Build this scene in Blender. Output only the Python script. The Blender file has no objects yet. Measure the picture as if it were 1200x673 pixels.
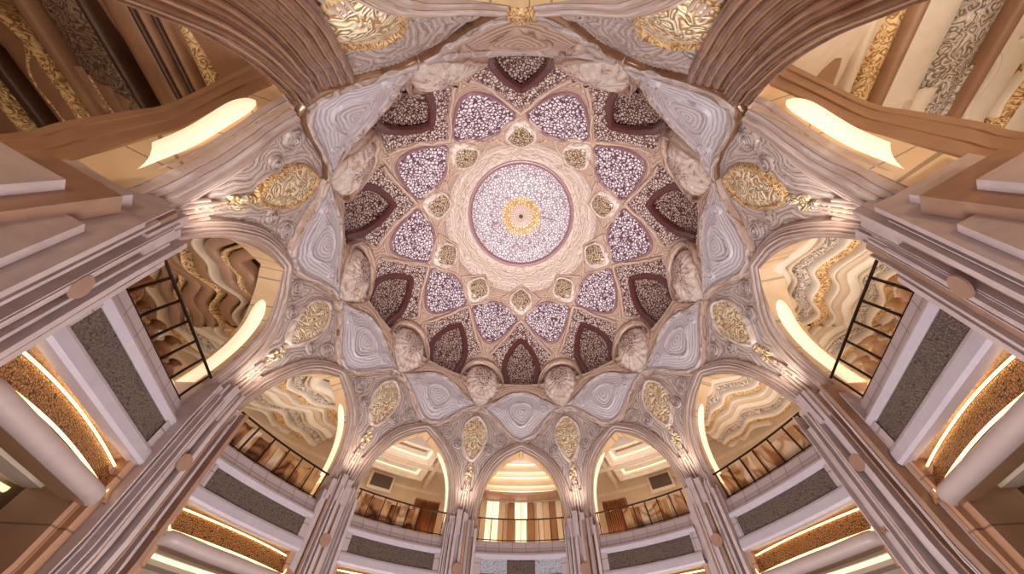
import bpy, math, random
import numpy as np
from mathutils import Matrix, Vector
random.seed(7)
SC = bpy.context.scene
COL = SC.collection
Z0 = 1.6                      # height of the camera above the ground floor; all "h" below are measured from the camera
RAD = math.pi / 180
# ------------------------------------------------------------------ camera, world, exposure, main lights
CAMY, PITCH = -7.535, 0.5106
cd = bpy.data.cameras.new('camera'); cam = bpy.data.objects.new('camera', cd); COL.objects.link(cam)
c_, s_ = math.cos(PITCH), math.sin(PITCH)
cam.matrix_world = Matrix(((1, 0, 0, 0), (0, -c_, -s_, CAMY), (0, s_, -c_, Z0), (0, 0, 0, 1)))
cd.sensor_width = 36; cd.lens = 300 / 1200 * 36; cd.shift_x = -10.5 / 1200; cd.clip_start = .02; cd.clip_end = 200
SC.camera = cam
SC.view_settings.view_transform = 'Standard'; SC.view_settings.look = 'None'
SC.view_settings.gamma = 1; SC.view_settings.use_curve_mapping = False
SC.view_settings.exposure = 0.0
w = bpy.data.worlds.new('world'); SC.world = w; w.use_nodes = True
w.node_tree.nodes['Background'].inputs[0].default_value = (1, .85, .72, 1)
w.node_tree.nodes['Background'].inputs[1].default_value = .3


def light(kind, loc, energy, color, size=1.0, aim=None, spot=None):
    d = bpy.data.lights.new('lamp_or_fill', kind); d.energy = energy; d.color = color
    if kind == 'AREA': d.shape = 'DISK'; d.size = size
    else: d.shadow_soft_size = size
    if spot: d.spot_size = spot; d.spot_blend = .8
    o = bpy.data.objects.new('lamp_or_fill_light', d); COL.objects.link(o); o.location = loc
    if aim is not None:
        o.rotation_euler = (Vector(aim) - Vector(loc)).to_track_quat('-Z', 'Y').to_euler()
    return o


def cyl(phi, r, h):
    a = phi * RAD
    return (r * math.sin(a), r * math.cos(a), h + Z0)


WARM = (1, .80, .56); SOFT = (1, .86, .74); COOL = (.93, .90, 1.0)
K = dict(floor=1650, ring=150, dome=19000, gal=100, intr=42, oculus=1200)
light('AREA', (0, 0, .25), K['floor'], (1, .95, .94), 8, aim=(0, 0, 20))  # unseen area light added at floor level, stands in for floor bounce
light('SPOT', (0, 0, .4), K['dome'], (1, .94, .93), 1.2, aim=(0, 0, 20), spot=1.35)  # unseen upward spot added to brighten the dome
for k in range(10):
    phi = 18 + 36 * k
    light('SPOT', cyl(phi, 9.55, 6.15), K['ring'] * (.25 if phi in (162, 198) else 1), (1, .85, .68), .25, aim=cyl(phi, 10.75, 12), spot=2.0)
light('SPOT', (0, 0, 10 + Z0), K['oculus'] * 5, SOFT, 1.5, aim=(0, 0, 40), spot=1.0)

# ------------------------------------------------------------------ materials
MATS = {}


def nt(name, rough=.5, metal=0.0, spec=.5):
    m = bpy.data.materials.new(name); m.use_nodes = True
    b = m.node_tree.nodes['Principled BSDF']
    b.inputs['Roughness'].default_value = rough; b.inputs['Metallic'].default_value = metal
    b.inputs['Specular IOR Level'].default_value = spec
    MATS[name] = m
    return m, m.node_tree, b


def N(t, kind, **kw):
    n = t.nodes.new(kind)
    for k, v in kw.items(): setattr(n, k, v)
    return n


def srgb(c):
    return tuple(((v / 255) / 12.92 if v / 255 <= .04045 else ((v / 255 + .055) / 1.055) ** 2.4) for v in c) + (1,)


def mix(t, fac, a, b):
    n = N(t, 'ShaderNodeMix', data_type='RGBA')
    for i, v in ((0, fac), (6, a), (7, b)):
        if hasattr(v, 'is_output'): t.links.new(v, n.inputs[i])
        else: n.inputs[i].default_value = v
    return n.outputs[2]


def math_(t, op, a, b=None, clamp=False):
    n = N(t, 'ShaderNodeMath', operation=op, use_clamp=clamp)
    for i, v in enumerate((a, b)):
        if v is None: continue
        if hasattr(v, 'is_output'): t.links.new(v, n.inputs[i])
        else: n.inputs[i].default_value = v
    return n.outputs[0]


def ramp(t, fac, stops):
    n = N(t, 'ShaderNodeValToRGB'); e = n.color_ramp.elements
    while len(e) < len(stops): e.new(.5)
    for el, (p, c) in zip(e, stops): el.position = p; el.color = c
    t.links.new(fac, n.inputs[0])
    return n.outputs[0]


def bump(t, b, hgt, strength, dist=.05):
    n = N(t, 'ShaderNodeBump'); n.inputs['Strength'].default_value = strength; n.inputs['Distance'].default_value = dist
    t.links.new(hgt, n.inputs['Height']); t.links.new(n.outputs[0], b.inputs['Normal'])


def coords(t):
    return N(t, 'ShaderNodeNewGeometry').outputs['Position']


def noise(t, vec, scale, detail=2, dist=0.0):
    n = N(t, 'ShaderNodeTexNoise'); n.inputs['Scale'].default_value = scale
    n.inputs['Detail'].default_value = detail; n.inputs['Distortion'].default_value = dist
    t.links.new(vec, n.inputs['Vector'])
    return n.outputs['Fac']


def carved(name, base, light_c, groove, k=7.0, nscale=.7, namt=5.0, rough=.42, metal=0.0, strength=.55):
    """stone with carved lines that run parallel to the outlines (attribute d = distance in metres)"""
    m, t, b = nt(name, rough, metal)
    p = coords(t)
    a = N(t, 'ShaderNodeAttribute', attribute_name='d').outputs['Fac']
    nz = noise(t, p, nscale, 3, .6)
    v = math_(t, 'ADD', math_(t, 'MULTIPLY', a, k), math_(t, 'MULTIPLY', nz, namt))
    sw = math_(t, 'PINGPONG', v, .5)
    sw = math_(t, 'MULTIPLY', sw, 2.0)
    big = noise(t, p, 1.7, 3, 1.2)
    col = ramp(t, sw, [(0.0, srgb(groove)), (.22, srgb(base)), (.7, srgb(base)), (1.0, srgb(light_c))])
    col2 = mix(t, math_(t, 'MULTIPLY', math_(t, 'SUBTRACT', big, .35), 1.6, True), col, srgb(light_c))
    t.links.new(mix(t, .45, col, col2), b.inputs['Base Color'])
    fine = math_(t, 'MULTIPLY', noise(t, p, 9, 2, 1.5), .35)
    bump(t, b, math_(t, 'ADD', math_(t, 'POWER', sw, .6), fine), strength, .07)
    return m


def lattice(name, cell, edge, scale=4.0, th=.09, rough=.4, metal=0.0, strength=.6, tint=None, emit=0):
    m, t, b = nt(name, rough, metal)
    p = coords(t)
    n0 = N(t, 'ShaderNodeTexNoise'); n0.inputs['Scale'].default_value = scale * .9; t.links.new(p, n0.inputs['Vector'])
    vm = N(t, 'ShaderNodeVectorMath', operation='MULTIPLY_ADD')
    t.links.new(n0.outputs['Color'], vm.inputs[0]); vm.inputs[1].default_value = (.9 / scale,) * 3
    t.links.new(p, vm.inputs[2])
    vo = N(t, 'ShaderNodeTexVoronoi', feature='DISTANCE_TO_EDGE'); vo.inputs['Scale'].default_value = scale
    t.links.new(vm.outputs[0], vo.inputs['Vector'])
    f = ramp(t, vo.outputs['Distance'], [(max(th - .035, 0), (0, 0, 0, 1)), (th + .035, (1, 1, 1, 1))])
    cc = srgb(cell)
    if tint:
        big = noise(t, p, .9, 2)
        cc = mix(t, math_(t, 'MULTIPLY', math_(t, 'SUBTRACT', big, .4), 4, True), srgb(cell), srgb(tint))
    col = mix(t, f, srgb(edge), cc)
    t.links.new(col, b.inputs['Base Color'])
    if emit:
        t.links.new(col, b.inputs['Emission Color']); b.inputs['Emission Strength'].default_value = emit
    bump(t, b, f, strength, .05)
    return m


def plain(name, c, rough=.45, metal=0.0, var=.12, nscale=3.0, bstr=.1, joints=0):
    m, t, b = nt(name, rough, metal)
    p = coords(t)
    f = noise(t, p, nscale, 4, .8)
    a = tuple(max(0, v * (1 - var)) for v in c); d = tuple(min(255, v * (1 + var)) for v in c)
    col = mix(t, f, srgb(a), srgb(d))
    if joints:
        se = N(t, 'ShaderNodeSeparateXYZ'); t.links.new(p, se.inputs[0])
        hz = math_(t, 'FRACT', math_(t, 'MULTIPLY', se.outputs[2], joints))
        th = math_(t, 'ARCTAN2', se.outputs[1], se.outputs[0])
        vt = math_(t, 'FRACT', math_(t, 'MULTIPLY', th, joints * 9.3))
        j = math_(t, 'MAXIMUM', math_(t, 'LESS_THAN', hz, .03 * joints), math_(t, 'LESS_THAN', vt, .03 * joints))
        j = math_(t, 'MULTIPLY', j, .7)
        col = mix(t, j, col, srgb(tuple(v * .55 for v in c)))
    t.links.new(col, b.inputs['Base Color'])
    bump(t, b, f, bstr, .04)
    return m


def glow(name, c, s):
    m, t, b = nt(name, .5)
    b.inputs['Base Color'].default_value = srgb(c); b.inputs['Emission Color'].default_value = srgb(c)
    b.inputs['Emission Strength'].default_value = s
    return m


def weave(name):
    """gold panel with a dark basket weave laid over it"""
    m, t, b = nt(name, .35, .55)
    p = coords(t)
    n0 = noise(t, p, 2.0, 2)
    vo = N(t, 'ShaderNodeTexVoronoi', feature='DISTANCE_TO_EDGE', distance='EUCLIDEAN')
    vo.inputs['Scale'].default_value = 17; vo.inputs['Randomness'].default_value = .75
    t.links.new(p, vo.inputs['Vector'])
    f = ramp(t, vo.outputs['Distance'], [(.05, (0, 0, 0, 1)), (.16, (1, 1, 1, 1))])
    t.links.new(mix(t, f, srgb((54, 26, 12)), srgb((205, 140, 70))), b.inputs['Base Color'])
    bump(t, b, f, .8, .04)
    return m


def gold(name, scale, c=(250, 226, 178), dark=(176, 132, 88), rough=.38, metal=0.0, strength=1.0, mult=3.0, hi=(255, 246, 222)):
    """embossed scrollwork in gilded plaster"""
    m, t, b = nt(name, rough, metal)
    p = coords(t)
    n1 = noise(t, p, scale, .5, 1.6)
    v = math_(t, 'PINGPONG', math_(t, 'MULTIPLY', n1, mult), .5)
    v = math_(t, 'MULTIPLY', v, 2)
    t.links.new(ramp(t, v, [(.12, srgb(dark)), (.4, srgb(c)), (.85, srgb(hi))]), b.inputs['Base Color'])
    bump(t, b, v, strength, .12)
    return m


STONE = carved('carved_blush_stone', (194, 176, 168), (230, 224, 228), (126, 88, 66), k=6.5, namt=4, strength=.42)
MOULD = carved('moulded_blush_stone', (186, 160, 148), (222, 210, 208), (122, 84, 62), k=7, namt=1.0, strength=.3)
WHITE = carved('carved_white_stone', (224, 220, 232), (244, 242, 250), (172, 152, 148), k=5.0, namt=3.0, strength=.5)
TAN = carved('carved_tan_stone', (202, 170, 150), (230, 212, 202), (128, 86, 62), k=5.0, namt=2.5)
PALE = carved('carved_pale_rim', (230, 212, 200), (246, 240, 238), (176, 136, 108), k=2.5, namt=5)
BRONZE = carved('bronze_stone', (132, 92, 66), (196, 160, 128), (70, 40, 24), k=4, namt=.8, rough=.16, metal=.3, strength=.25)
PLUM = plain('plum_brown_frame', (150, 112, 118), .3, 0, .15)
MAROON = plain('maroon_lacquer', (92, 50, 50), .25, 0, .2)
NICHE = lattice('niche_lattice', (232, 214, 206), (88, 50, 50), 4.6, .13, .35)
NICHE_IN = lattice('niche_inner_lattice', (212, 186, 174), (74, 38, 38), 5.0, .14, .3)
LAV = lattice('lavender_lattice', (246, 238, 244), (100, 64, 84), 3.9, .13, .35)
BEAD = lattice('gilded_bead_lattice', (236, 214, 186), (104, 76, 52), 5.5, .12, .3, .2)
BULB = lattice('bulb_lattice', (226, 206, 196), (120, 88, 76), 5.0, .10, .35)
GOLD = gold('gilded_scrollwork', 2.0, c=(255, 232, 186), dark=(186, 138, 90), mult=4.5, strength=.7)
GOLD2 = gold('gilded_band', 4.0, (222, 178, 120), (160, 112, 66), .35, .1, .4, 4, (250, 220, 165))
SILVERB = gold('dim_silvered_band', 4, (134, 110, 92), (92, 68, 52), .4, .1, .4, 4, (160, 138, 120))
SILVER = gold('silvered_relief_band', 3.5, (204, 190, 178), (136, 114, 98), .4, .1, .5, 4, (232, 224, 218))
GREY = lattice('grey_lattice_panel', (120, 104, 94), (66, 54, 50), 15.0, .07, .4, .1)
GREYB = lattice('bluish_lattice_panel', (196, 200, 212), (150, 150, 164), 9.0, .05, .4, .1)
LILAC = plain('lilac_white_plaster', (188, 174, 176), .4, 0, .05, 1.5, .05, joints=1.6)
SHELF = plain('smooth_mauve_plaster', (186, 168, 164), .4, 0, .05)
COPE = plain('pale_coping_stone', (196, 187, 198), .35, 0, .05)
PIER = plain('pier_stone', (200, 184, 184), .32, 0, .12, 2.5, .15)
PIER2 = plain('pier_stone_brown', (164, 130, 110), .3, 0, .15, 2.5, .15)
PIERT = plain('pier_tan_cladding', (190, 148, 118), .35, 0, .08, 1.2, .08, joints=1.1)
CREAM = plain('cream_plaster', (216, 196, 174), .45, 0, .06, 2)
CREAM2 = plain('light_cream_plaster', (238, 226, 212), .45, 0, .05, 2)
BROWN = plain('brown_plaster', (158, 120, 92), .4, 0, .1, 2)
DKBROWN = plain('dark_brown_wood', (74, 46, 32), .35, 0, .2, 2)
INTR = plain('honey_marble', (228, 198, 160), .3, 0, .08, 1.2, .08, joints=.9)
WEAVE = weave('woven_gold_panel')
TEXT = lattice('textured_tan_soffit', (206, 164, 124), (164, 118, 82), 12, .04, .4, 0, .4)
METAL = plain('dark_bronze_metal', (58, 40, 30), .3, .8, .1)
COVE = glow('cove_light', (255, 216, 150), 2.6)
COVEW = glow('soft_cove_light', (255, 226, 180), 1.3)
PANE = glow('bright_window_pane', (255, 240, 218), .8)
GLASS = None
gm, gt, gb = nt('clear_glass', .05); gb.inputs['Transmission Weight'].default_value = 1
gb.inputs['Base Color'].default_value = (.95, .9, .85, 1); gb.inputs['IOR'].default_value = 1.05; GLASS = gm
CURT = plain('brown_curtain', (170, 112, 70), .6, 0, .2, 2)
FLOORM = plain('cream_marble_floor', (196, 176, 160), .3, 0, .1, 1, .02)


def mk_medallion():
    m, t, b = nt('medallion_lace', .4)
    p = coords(t)
    se = N(t, 'ShaderNodeSeparateXYZ'); t.links.new(p, se.inputs[0])
    x, y = se.outputs[0], se.outputs[1]
    r = math_(t, 'SQRT', math_(t, 'ADD', math_(t, 'MULTIPLY', x, x), math_(t, 'MULTIPLY', y, y)))
    th = math_(t, 'ARCTAN2', y, x)
    lob = math_(t, 'ABSOLUTE', math_(t, 'SINE', math_(t, 'MULTIPLY', th, 5)))
    edge = math_(t, 'ADD', 2.15, math_(t, 'MULTIPLY', lob, .2))
    n0 = noise(t, p, 2.0, 2)
    vo = N(t, 'ShaderNodeTexVoronoi', feature='DISTANCE_TO_EDGE'); vo.inputs['Scale'].default_value = 3.4
    t.links.new(p, vo.inputs['Vector'])
    f = ramp(t, vo.outputs['Distance'], [(.06, (0, 0, 0, 1)), (.16, (1, 1, 1, 1))])
    white = mix(t, f, srgb((140, 118, 132)), srgb((224, 220, 230)))
    gld = mix(t, f, srgb((176, 138, 98)), srgb((236, 208, 160)))
    ing = math_(t, 'LESS_THAN', r, edge)
    inn = math_(t, 'LESS_THAN', r, 1.25)
    rays = math_(t, 'ABSOLUTE', math_(t, 'SINE', math_(t, 'MULTIPLY', th, 14)))
    cen = mix(t, rays, srgb((150, 120, 116)), srgb((226, 206, 198)))
    dot = math_(t, 'LESS_THAN', r, .25)
    col = mix(t, ing, white, gld); col = mix(t, inn, col, cen); col = mix(t, dot, col, srgb((96, 66, 66)))
    t.links.new(col, b.inputs['Base Color'])
    rings = math_(t, 'PINGPONG', math_(t, 'MULTIPLY', r, 1.4), .5)
    bump(t, b, math_(t, 'ADD', f, rings), .5, .08)
    return m


MEDAL = mk_medallion()

# ------------------------------------------------------------------ surface mappings
UP = dict(x=[0, 36, 72, 108, 126, 144, 162, 180], y=[0, -.7, -1.6, -1.8, -.7, -.4, -1.4, 0])
LO = dict(x=[0, 36, 54, 72, 90, 108, 126, 144, 180], y=[0, -.3, -.6, -1.9, -.3, .7, .4, 0, 0])
DH = dict(x=[0, 36, 72, 108, 126, 144, 162, 180], y=[.2, .35, .3, .4, .15, -.8, -.6, -.6])


def warp(phi, h):
    phi = np.asarray(phi, float); h = np.asarray(h, float)
    ph = (phi + 180) % 360 - 180
    a = np.abs(ph); sg = np.where(ph >= 0, 1, -1)
    wl = np.interp(h, [-2, 5.2, 8, 13, 17], [1, 1, 0, 0, 0]); wu = np.interp(h, [5.2, 8, 13, 17], [0, 1, 1, 0])
    dphi = sg * (wl * np.interp(a, LO['x'], LO['y']) + wu * np.interp(a, UP['x'], UP['y']))
    wh = np.interp(h, [5.4, 9, 12.4, 15.5], [0, 1, 1, 0])
    return phi + dphi, h + wh * np.interp(a, DH['x'], DH['y'])


class Surf:
    """surface of revolution r(h); off > 0 moves towards the inside of the hall"""
    def __init__(s, table, n=1):
        tb = sorted(table, key=lambda q: q[1]); s.r = np.array([q[0] for q in tb], float); s.h = np.array([q[1] for q in tb], float)

    def R(s, h): return np.interp(h, s.h, s.r)

    def __call__(s, phi, h, off=0.0):
        h = np.asarray(h, float); phi = np.asarray(phi, float)
        if s is STRIP:
            off = off - np.array([facet(abs(round(a / 36)) * 36, a - round(a / 36) * 36, 9.2, 3) for a in phi.ravel()]).reshape(phi.shape)
        e = .25; dr = (s.R(h + e) - s.R(h - e)) / (2 * e)
        ln = np.sqrt(1 + dr * dr); nr, nh = -1 / ln, dr / ln
        r = s.R(h) + nr * off; hh = h + nh * off
        p2, h2 = warp(phi, hh)
        a = p2 * RAD
        return np.stack([r * np.sin(a), r * np.cos(a), h2 + Z0], -1)


HALL = Surf([(10.3, 0), (10.4, 5), (10.45, 8), (10.7, 10), (10.78, 12.3), (11.05, 14.3), (11.5, 15.6), (11.6, 17), (11.45, 18.5),
             (10.6, 21), (9.5, 23.0), (8.6, 24.0), (7.75, 25.2), (7.2, 26.8), (6.66, 28.7), (5.7, 30.1)])
PARA = Surf([(8.95, 3.0), (9.08, 3.3), (9.29, 3.61), (9.5, 4.21), (10.0, 4.96), (10.1, 5.2)])
STRIP = Surf([(8.85, 2.5), (8.98, 2.7), (9.42, 3.22), (9.6, 3.4)])
MX = 10.7 * RAD               # metres per degree in the flattened drawing of a bay


# ------------------------------------------------------------------ mesh helpers
def mesh_obj(name, V, F, mat, parent=None, d=None, smooth=True, origin=None):
    V = np.asarray(V, float)
    if origin is None:
        origin = Vector(parent.get('_o', (0, 0, 0))) if parent is not None else Vector((V[:, 0].mean(), V[:, 1].mean(), V[:, 2].min()))
    V = V - np.array(origin)
    me = bpy.data.meshes.new(name)
    me.from_pydata(V.tolist(), [], [tuple(f) for f in F])
    if smooth: me.polygons.foreach_set('use_smooth', [True] * len(me.polygons))
    at = me.attributes.new('d', 'FLOAT', 'POINT')
    at.data.foreach_set('value', np.zeros(len(V)) if d is None else np.asarray(d, float))
    me.materials.append(mat); me.update()
    o = bpy.data.objects.new(name, me); COL.objects.link(o)
    if parent is not None: o.parent = parent
    else: o.location = origin
    o['_o'] = tuple(origin)
    return o


def thing(name, label, cat, loc, group=None):
    o = bpy.data.objects.new(name, None); COL.objects.link(o); o.empty_display_size = .2
    o.location = loc; o['_o'] = tuple(loc); o['label'] = label; o['category'] = cat
    if group: o['group'] = group
    return o


def tag(o, label, cat, group=None):
    o['label'] = label; o['category'] = cat
    if group: o['group'] = group
    return o


def struct(o): o['kind'] = 'structure'; return o


def grid(rows, cols, wrap=False):
    F = []
    for i in range(rows - 1):
        for j in range(cols - (0 if wrap else 1)):
            k = (j + 1) % cols
            F.append((i * cols + j, i * cols + k, (i + 1) * cols + k, (i + 1) * cols + j))
    return F


def resample(pts, n, closed=True):
    P = np.array(pts, float)
    if closed: P = np.vstack([P, P[:1]])
    M = P * [MX, 1]
    L = np.concatenate([[0], np.cumsum(np.hypot(*np.diff(M, axis=0).T))])
    s = np.linspace(0, L[-1], n + 1)[:-1] if closed else np.linspace(0, L[-1], n)
    return np.stack([np.interp(s, L, P[:, 0]), np.interp(s, L, P[:, 1])], -1)


def chaikin(pts, it=2, closed=True):
    P = np.array(pts, float)
    for _ in range(it):
        Q = []
        n = len(P)
        rng = range(n) if closed else range(n - 1)
        if not closed: Q.append(P[0])
        for i in rng:
            a, b = P[i], P[(i + 1) % n]
            Q += [.75 * a + .25 * b, .25 * a + .75 * b]
        if not closed: Q.append(P[-1])
        P = np.array(Q)
    return P


def mirror(half):
    """half outline from the top (t=0) down the +t side to the bottom (t=0) -> closed outline"""
    return [tuple(p) for p in half] + [(-t, h) for t, h in reversed(half) if abs(t) > 1e-6]


def patch(surf, phi0, outline, prof, n=72):
    """rings of the outline shrunk towards its middle, each at its own offset -> verts, faces, d"""
    P = resample(outline, n); c = P.mean(0)
    V, D = [], []
    ext = np.hypot(*((P - c) * [MX, 1]).T).mean()
    for s, off in prof:
        Q = c + (P - c) * s
        V.append(surf(phi0 + Q[:, 0], Q[:, 1], off)); D.append(np.full(n, (1 - s) * ext))
    V.append(surf(phi0 + np.array([c[0]]), np.array([c[1]]), prof[-1][1])); D.append(np.array([ext]))
    m = len(prof); F = grid(m, n, True)
    F += [((m - 1) * n + j, (m - 1) * n + (j + 1) % n, m * n) for j in range(n)]
    return np.vstack(V), F, np.concatenate(D)


def sweep(surf, phi0, path, prof, closed=False, mx=None):
    """profile [(lateral metres, offset)] carried along a path [(t, h)]"""
    P = np.array(path, float); mx = mx or MX
    M = P * [mx, 1]
    if closed: T = np.roll(M, -1, 0) - np.roll(M, 1, 0)
    else: T = np.gradient(M, axis=0)
    T /= np.maximum(np.hypot(T[:, 0], T[:, 1])[:, None], 1e-9)
    Nn = np.stack([T[:, 1], -T[:, 0]], -1)
    V, D = [], []
    for wv, off in prof:
        Q = (M + Nn * wv) / [mx, 1]
        V.append(surf(phi0 + Q[:, 0], Q[:, 1], off)); D.append(np.full(len(P), wv))
    return np.vstack(V), grid(len(prof), len(P), closed), np.concatenate(D)


def join(parts):
    V, F, D, k = [], [], [], 0
    for v, f, d in parts:
        V.append(v); F += [tuple(i + k for i in q) for q in f]; D.append(d if d is not None else np.zeros(len(v))); k += len(v)
    return np.vstack(V), F, np.concatenate(D)


def roll(wd, ht, n=6, base=0.0, c=0.0):
    """half-round section"""
    return [(c + wd / 2 * -math.cos(math.pi * i / n), base + ht * math.sin(math.pi * i / n)) for i in range(n + 1)]


def stepped(w0, w1, steps, off0, off1):
    out = []; n = steps
    for i in range(n):
        a = w0 + (w1 - w0) * i / n; b = w0 + (w1 - w0) * (i + 1) / n
        for q in range(5):
            x = a + (b - a) * q / 4
            o = off0 + (off1 - off0) * (i + .5) / n
            out.append((x, o + .055 * math.sin(math.pi * q / 4)))
    return out


FACET = {108: 1.0, 72: .55, 36: .2}


def facet(phi0, t, r, h):
    if h > 6.2 or r > 10.35: return 0.0
    f = FACET.get(abs(phi0), 0)
    return f * r * (1 / math.cos(t * RAD) - 1.013)


def pbox(phi0, t0, t1, h0, h1, r0, r1, nt_=3, nh=2, lean=None, wrp=True):
    """a block bounded by angles, heights and radii (r0 = inner face)"""
    T = np.linspace(t0, t1, nt_ + 1); H = np.linspace(h0, h1, nh + 1)
    def pt(t, h, r):
        if lean is not None: r = r + lean(h)
        if phi0 % 36 == 0: r = r + facet(phi0, t, r, h)
        p2, h2 = warp(phi0 + t, h) if wrp else (phi0 + t, h)
        a = float(p2) * RAD
        return (r * math.sin(a), r * math.cos(a), float(h2) + Z0)
    loop = [(t, r0) for t in T] + [(t, r1) for t in T[::-1]]
    V = [pt(t, h, r) for h in H for t, r in loop]; m = len(loop)
    F = grid(len(H), m, True) + [tuple(range(m))[::-1], tuple(len(V) - m + i for i in range(m))]
    return np.array(V), F, np.zeros(len(V))


def revolve(phi0, prof, t0, t1, n=24, closed=False, rfun=None):
    """(r, h) polyline turned about the hall's axis between two angles"""
    T = np.linspace(t0, t1, n + 1)
    V = []
    for r, h in prof:
        for t in T:
            rr = r + (rfun(t, r, h) if rfun else 0) + facet(phi0, t, r, h)
            p2, h2 = warp(phi0 + t, h); a = float(p2) * RAD
            V.append((rr * math.sin(a), rr * math.cos(a), float(h2) + Z0))
    m = len(prof)
    F = grid(m, n + 1)
    if closed: F += [((m - 1) * (n + 1) + j, (m - 1) * (n + 1) + j + 1, j + 1, j) for j in range(n)]
    return np.array(V), F, np.repeat(np.arange(m) * .1, n + 1)


def inpoly(P, x, y):
    x = np.asarray(x); y = np.asarray(y); ins = np.zeros(x.shape, bool)
    n = len(P)
    for i in range(n):
        x1, y1 = P[i]; x2, y2 = P[(i + 1) % n]
        if y1 == y2: continue
        c = ((y1 > y) != (y2 > y)) & (x < (x2 - x1) * (y - y1) / (y2 - y1) + x1)
        ins ^= c
    return ins


def dist(P, x, y, closed=True):
    A = np.array(P, float) * [MX, 1]; B = np.roll(A, -1, 0)
    if not closed: A, B = A[:-1], B[:-1]
    q = np.stack([np.asarray(x) * MX, np.asarray(y)], -1)
    best = np.full(q.shape[:-1], 1e9)
    for a, b in zip(A, B):
        ab = b - a; L = (ab @ ab) or 1e-9
        s = np.clip(((q - a) @ ab) / L, 0, 1)
        best = np.minimum(best, np.hypot(*np.moveaxis(q - a - s[..., None] * ab, -1, 0)))
    return best


def bez(pts, n=24):
    """Catmull-Rom through the points"""
    P = [np.array(p, float) for p in pts]; P = [2 * P[0] - P[1]] + P + [2 * P[-1] - P[-2]]
    out = []
    for i in range(1, len(P) - 2):
        for u in np.linspace(0, 1, n, endpoint=False):
            a, b, c, d = P[i - 1:i + 3]
            out.append(.5 * (2 * b + (c - a) * u + (2 * a - 5 * b + 4 * c - d) * u * u + (3 * b - a - 3 * c + d) * u ** 3))
    out.append(P[-2])
    return np.array(out)


# ------------------------------------------------------------------ where things are, in words
def side(phi): return 'left' if phi < 0 else 'right'


def where(phi):
    s, a = side(phi), abs(phi)
    return {0: 'at the very bottom of the ring', 36: f'next to the bottom one, on its {s}', 72: f'on the {s}, just below mid-height',
            108: f'on the {s}, just above mid-height', 144: f'next to the top one, on its {s}', 180: 'at the very top of the ring',
            18: f'{s} one of the bottom pair', 54: f'lower {s}, second up from the bottom', 90: f'far {s}, third up from the bottom',
            126: f'upper {s}, fourth up from the bottom', 162: f'{s} one of the top pair'}[a]


def bay(phi):
    s, a = side(phi), abs(phi)
    return {0: 'the bottom centre arch', 36: f'the arch just {s} of bottom centre', 72: f'the lower {s} arch', 108: f'the middle {s} arch',
            144: f'the huge upper {s} arch', 180: 'the arch behind the viewer'}[a]


FULL = [0, 36, -36, 72, -72, 108, -108, 144, -144, 180]
HALF = [18, -18, 54, -54, 90, -90, 126, -126, 162, -162]

# ------------------------------------------------------------------ drawing of one bay (t = degrees from its middle, h = metres)
arch_half = bez([(13.5, 4.85), (13.55, 5.6), (13.0, 6.6), (11.6, 7.45), (9.0, 8.2), (5.0, 8.85), (0.0, 9.38)], 10)
ARCH = np.vstack([arch_half * [-1, 1], arch_half[::-1][1:]])           # from the left foot over the point to the right foot
white_half = [(0, 14.35), (3.5, 14.25), (7, 13.85), (10.5, 13.2), (14.5, 12.65), (17.2, 12.3), (14, 12.1), (10, 11.5), (6.8, 10.85), (3.5, 10.3), (0, 10.05)]
WHITEP = mirror([(0, 14.35)] + [(t, h) for t, h in white_half[1:-1]] + [(0, 10.05)])
gold_half = [(0, 11.65), (2.4, 11.3), (4.5, 10.75), (4.6, 10.0), (3.2, 9.2), (1.6, 8.7), (0, 8.4)]
GOLDP = mirror(gold_half)
TAILP = mirror([(0, 8.45), (1.0, 8.2), (1.3, 7.8), (.8, 7.3), (0, 6.8)])
kite_half = [(0, 22.7), (4, 22.0), (9, 20.7), (13, 19.6), (15.2, 18.95), (12.5, 18.35), (9.6, 17.6), (7.6, 16.7), (6.3, 15.9), (3.5, 15.6), (0, 15.5)]
KITE = mirror(kite_half)
narch_out = bez([(6.6, 15.75), (7.6, 16.6), (8.9, 17.6), (8.6, 18.6), (6.2, 19.8), (3.2, 20.6), (0, 21.15)], 8)
narch = bez([(5.6, 15.75), (6.6, 16.6), (7.5, 17.6), (7.2, 18.45), (5.2, 19.45), (2.6, 20.15), (0, 20.7)], 8)
NARCH = [tuple(p) for p in narch[::-1]] + [(2.6, 15.62), (0, 15.6)]
NARCHP = mirror(NARCH)
LAVP = chaikin(mirror([(0, 24.15), (5, 24.1), (13.6, 23.45), (15.3, 23.1), (14.2, 22.6), (7.5, 21.3), (2.8, 20.35), (0, 20.2)]), 1)
BEADP = chaikin(mirror([(0, 26.1), (5, 25.4), (8.5, 24.7), (5.5, 24.2), (0, 23.55)]), 2)
DIAP = mirror([(0, 26.7), (8, 25.6), (16.5, 24.55), (8, 23.75), (0, 23.1)])
SHELLP = chaikin(mirror([(0, 18.3), (5, 18.05), (8.6, 17.2), (10.6, 15.8), (10.4, 14.6), (6.0, 13.3), (0, 11.95)]), 1)
COREP = chaikin(mirror([(0, 17.3), (5, 16.8), (7.3, 15.6), (6.8, 14.1), (3.2, 13.0), (0, 12.2)]), 1)
GAPP = chaikin(mirror([(0, 17.5), (6, 17.1), (9.3, 15.7), (9.2, 14.6), (5.2, 13.3), (0, 12.15)]), 1)

# ------------------------------------------------------------------ structure: walls of the hall, dome shell
A144 = bez([(-14.9, 2.1), (-14.8, 4.7), (-14, 5.45), (-11, 6.35), (-8.3, 7.1), (-3.5, 8.15), (0, 9.3)], 10)
B144 = bez([(0, 9.3), (2.4, 8.45), (4.7, 7.3), (6.5, 6.1), (7.4, 4.7), (7.8, 2.1)], 11)


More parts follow.
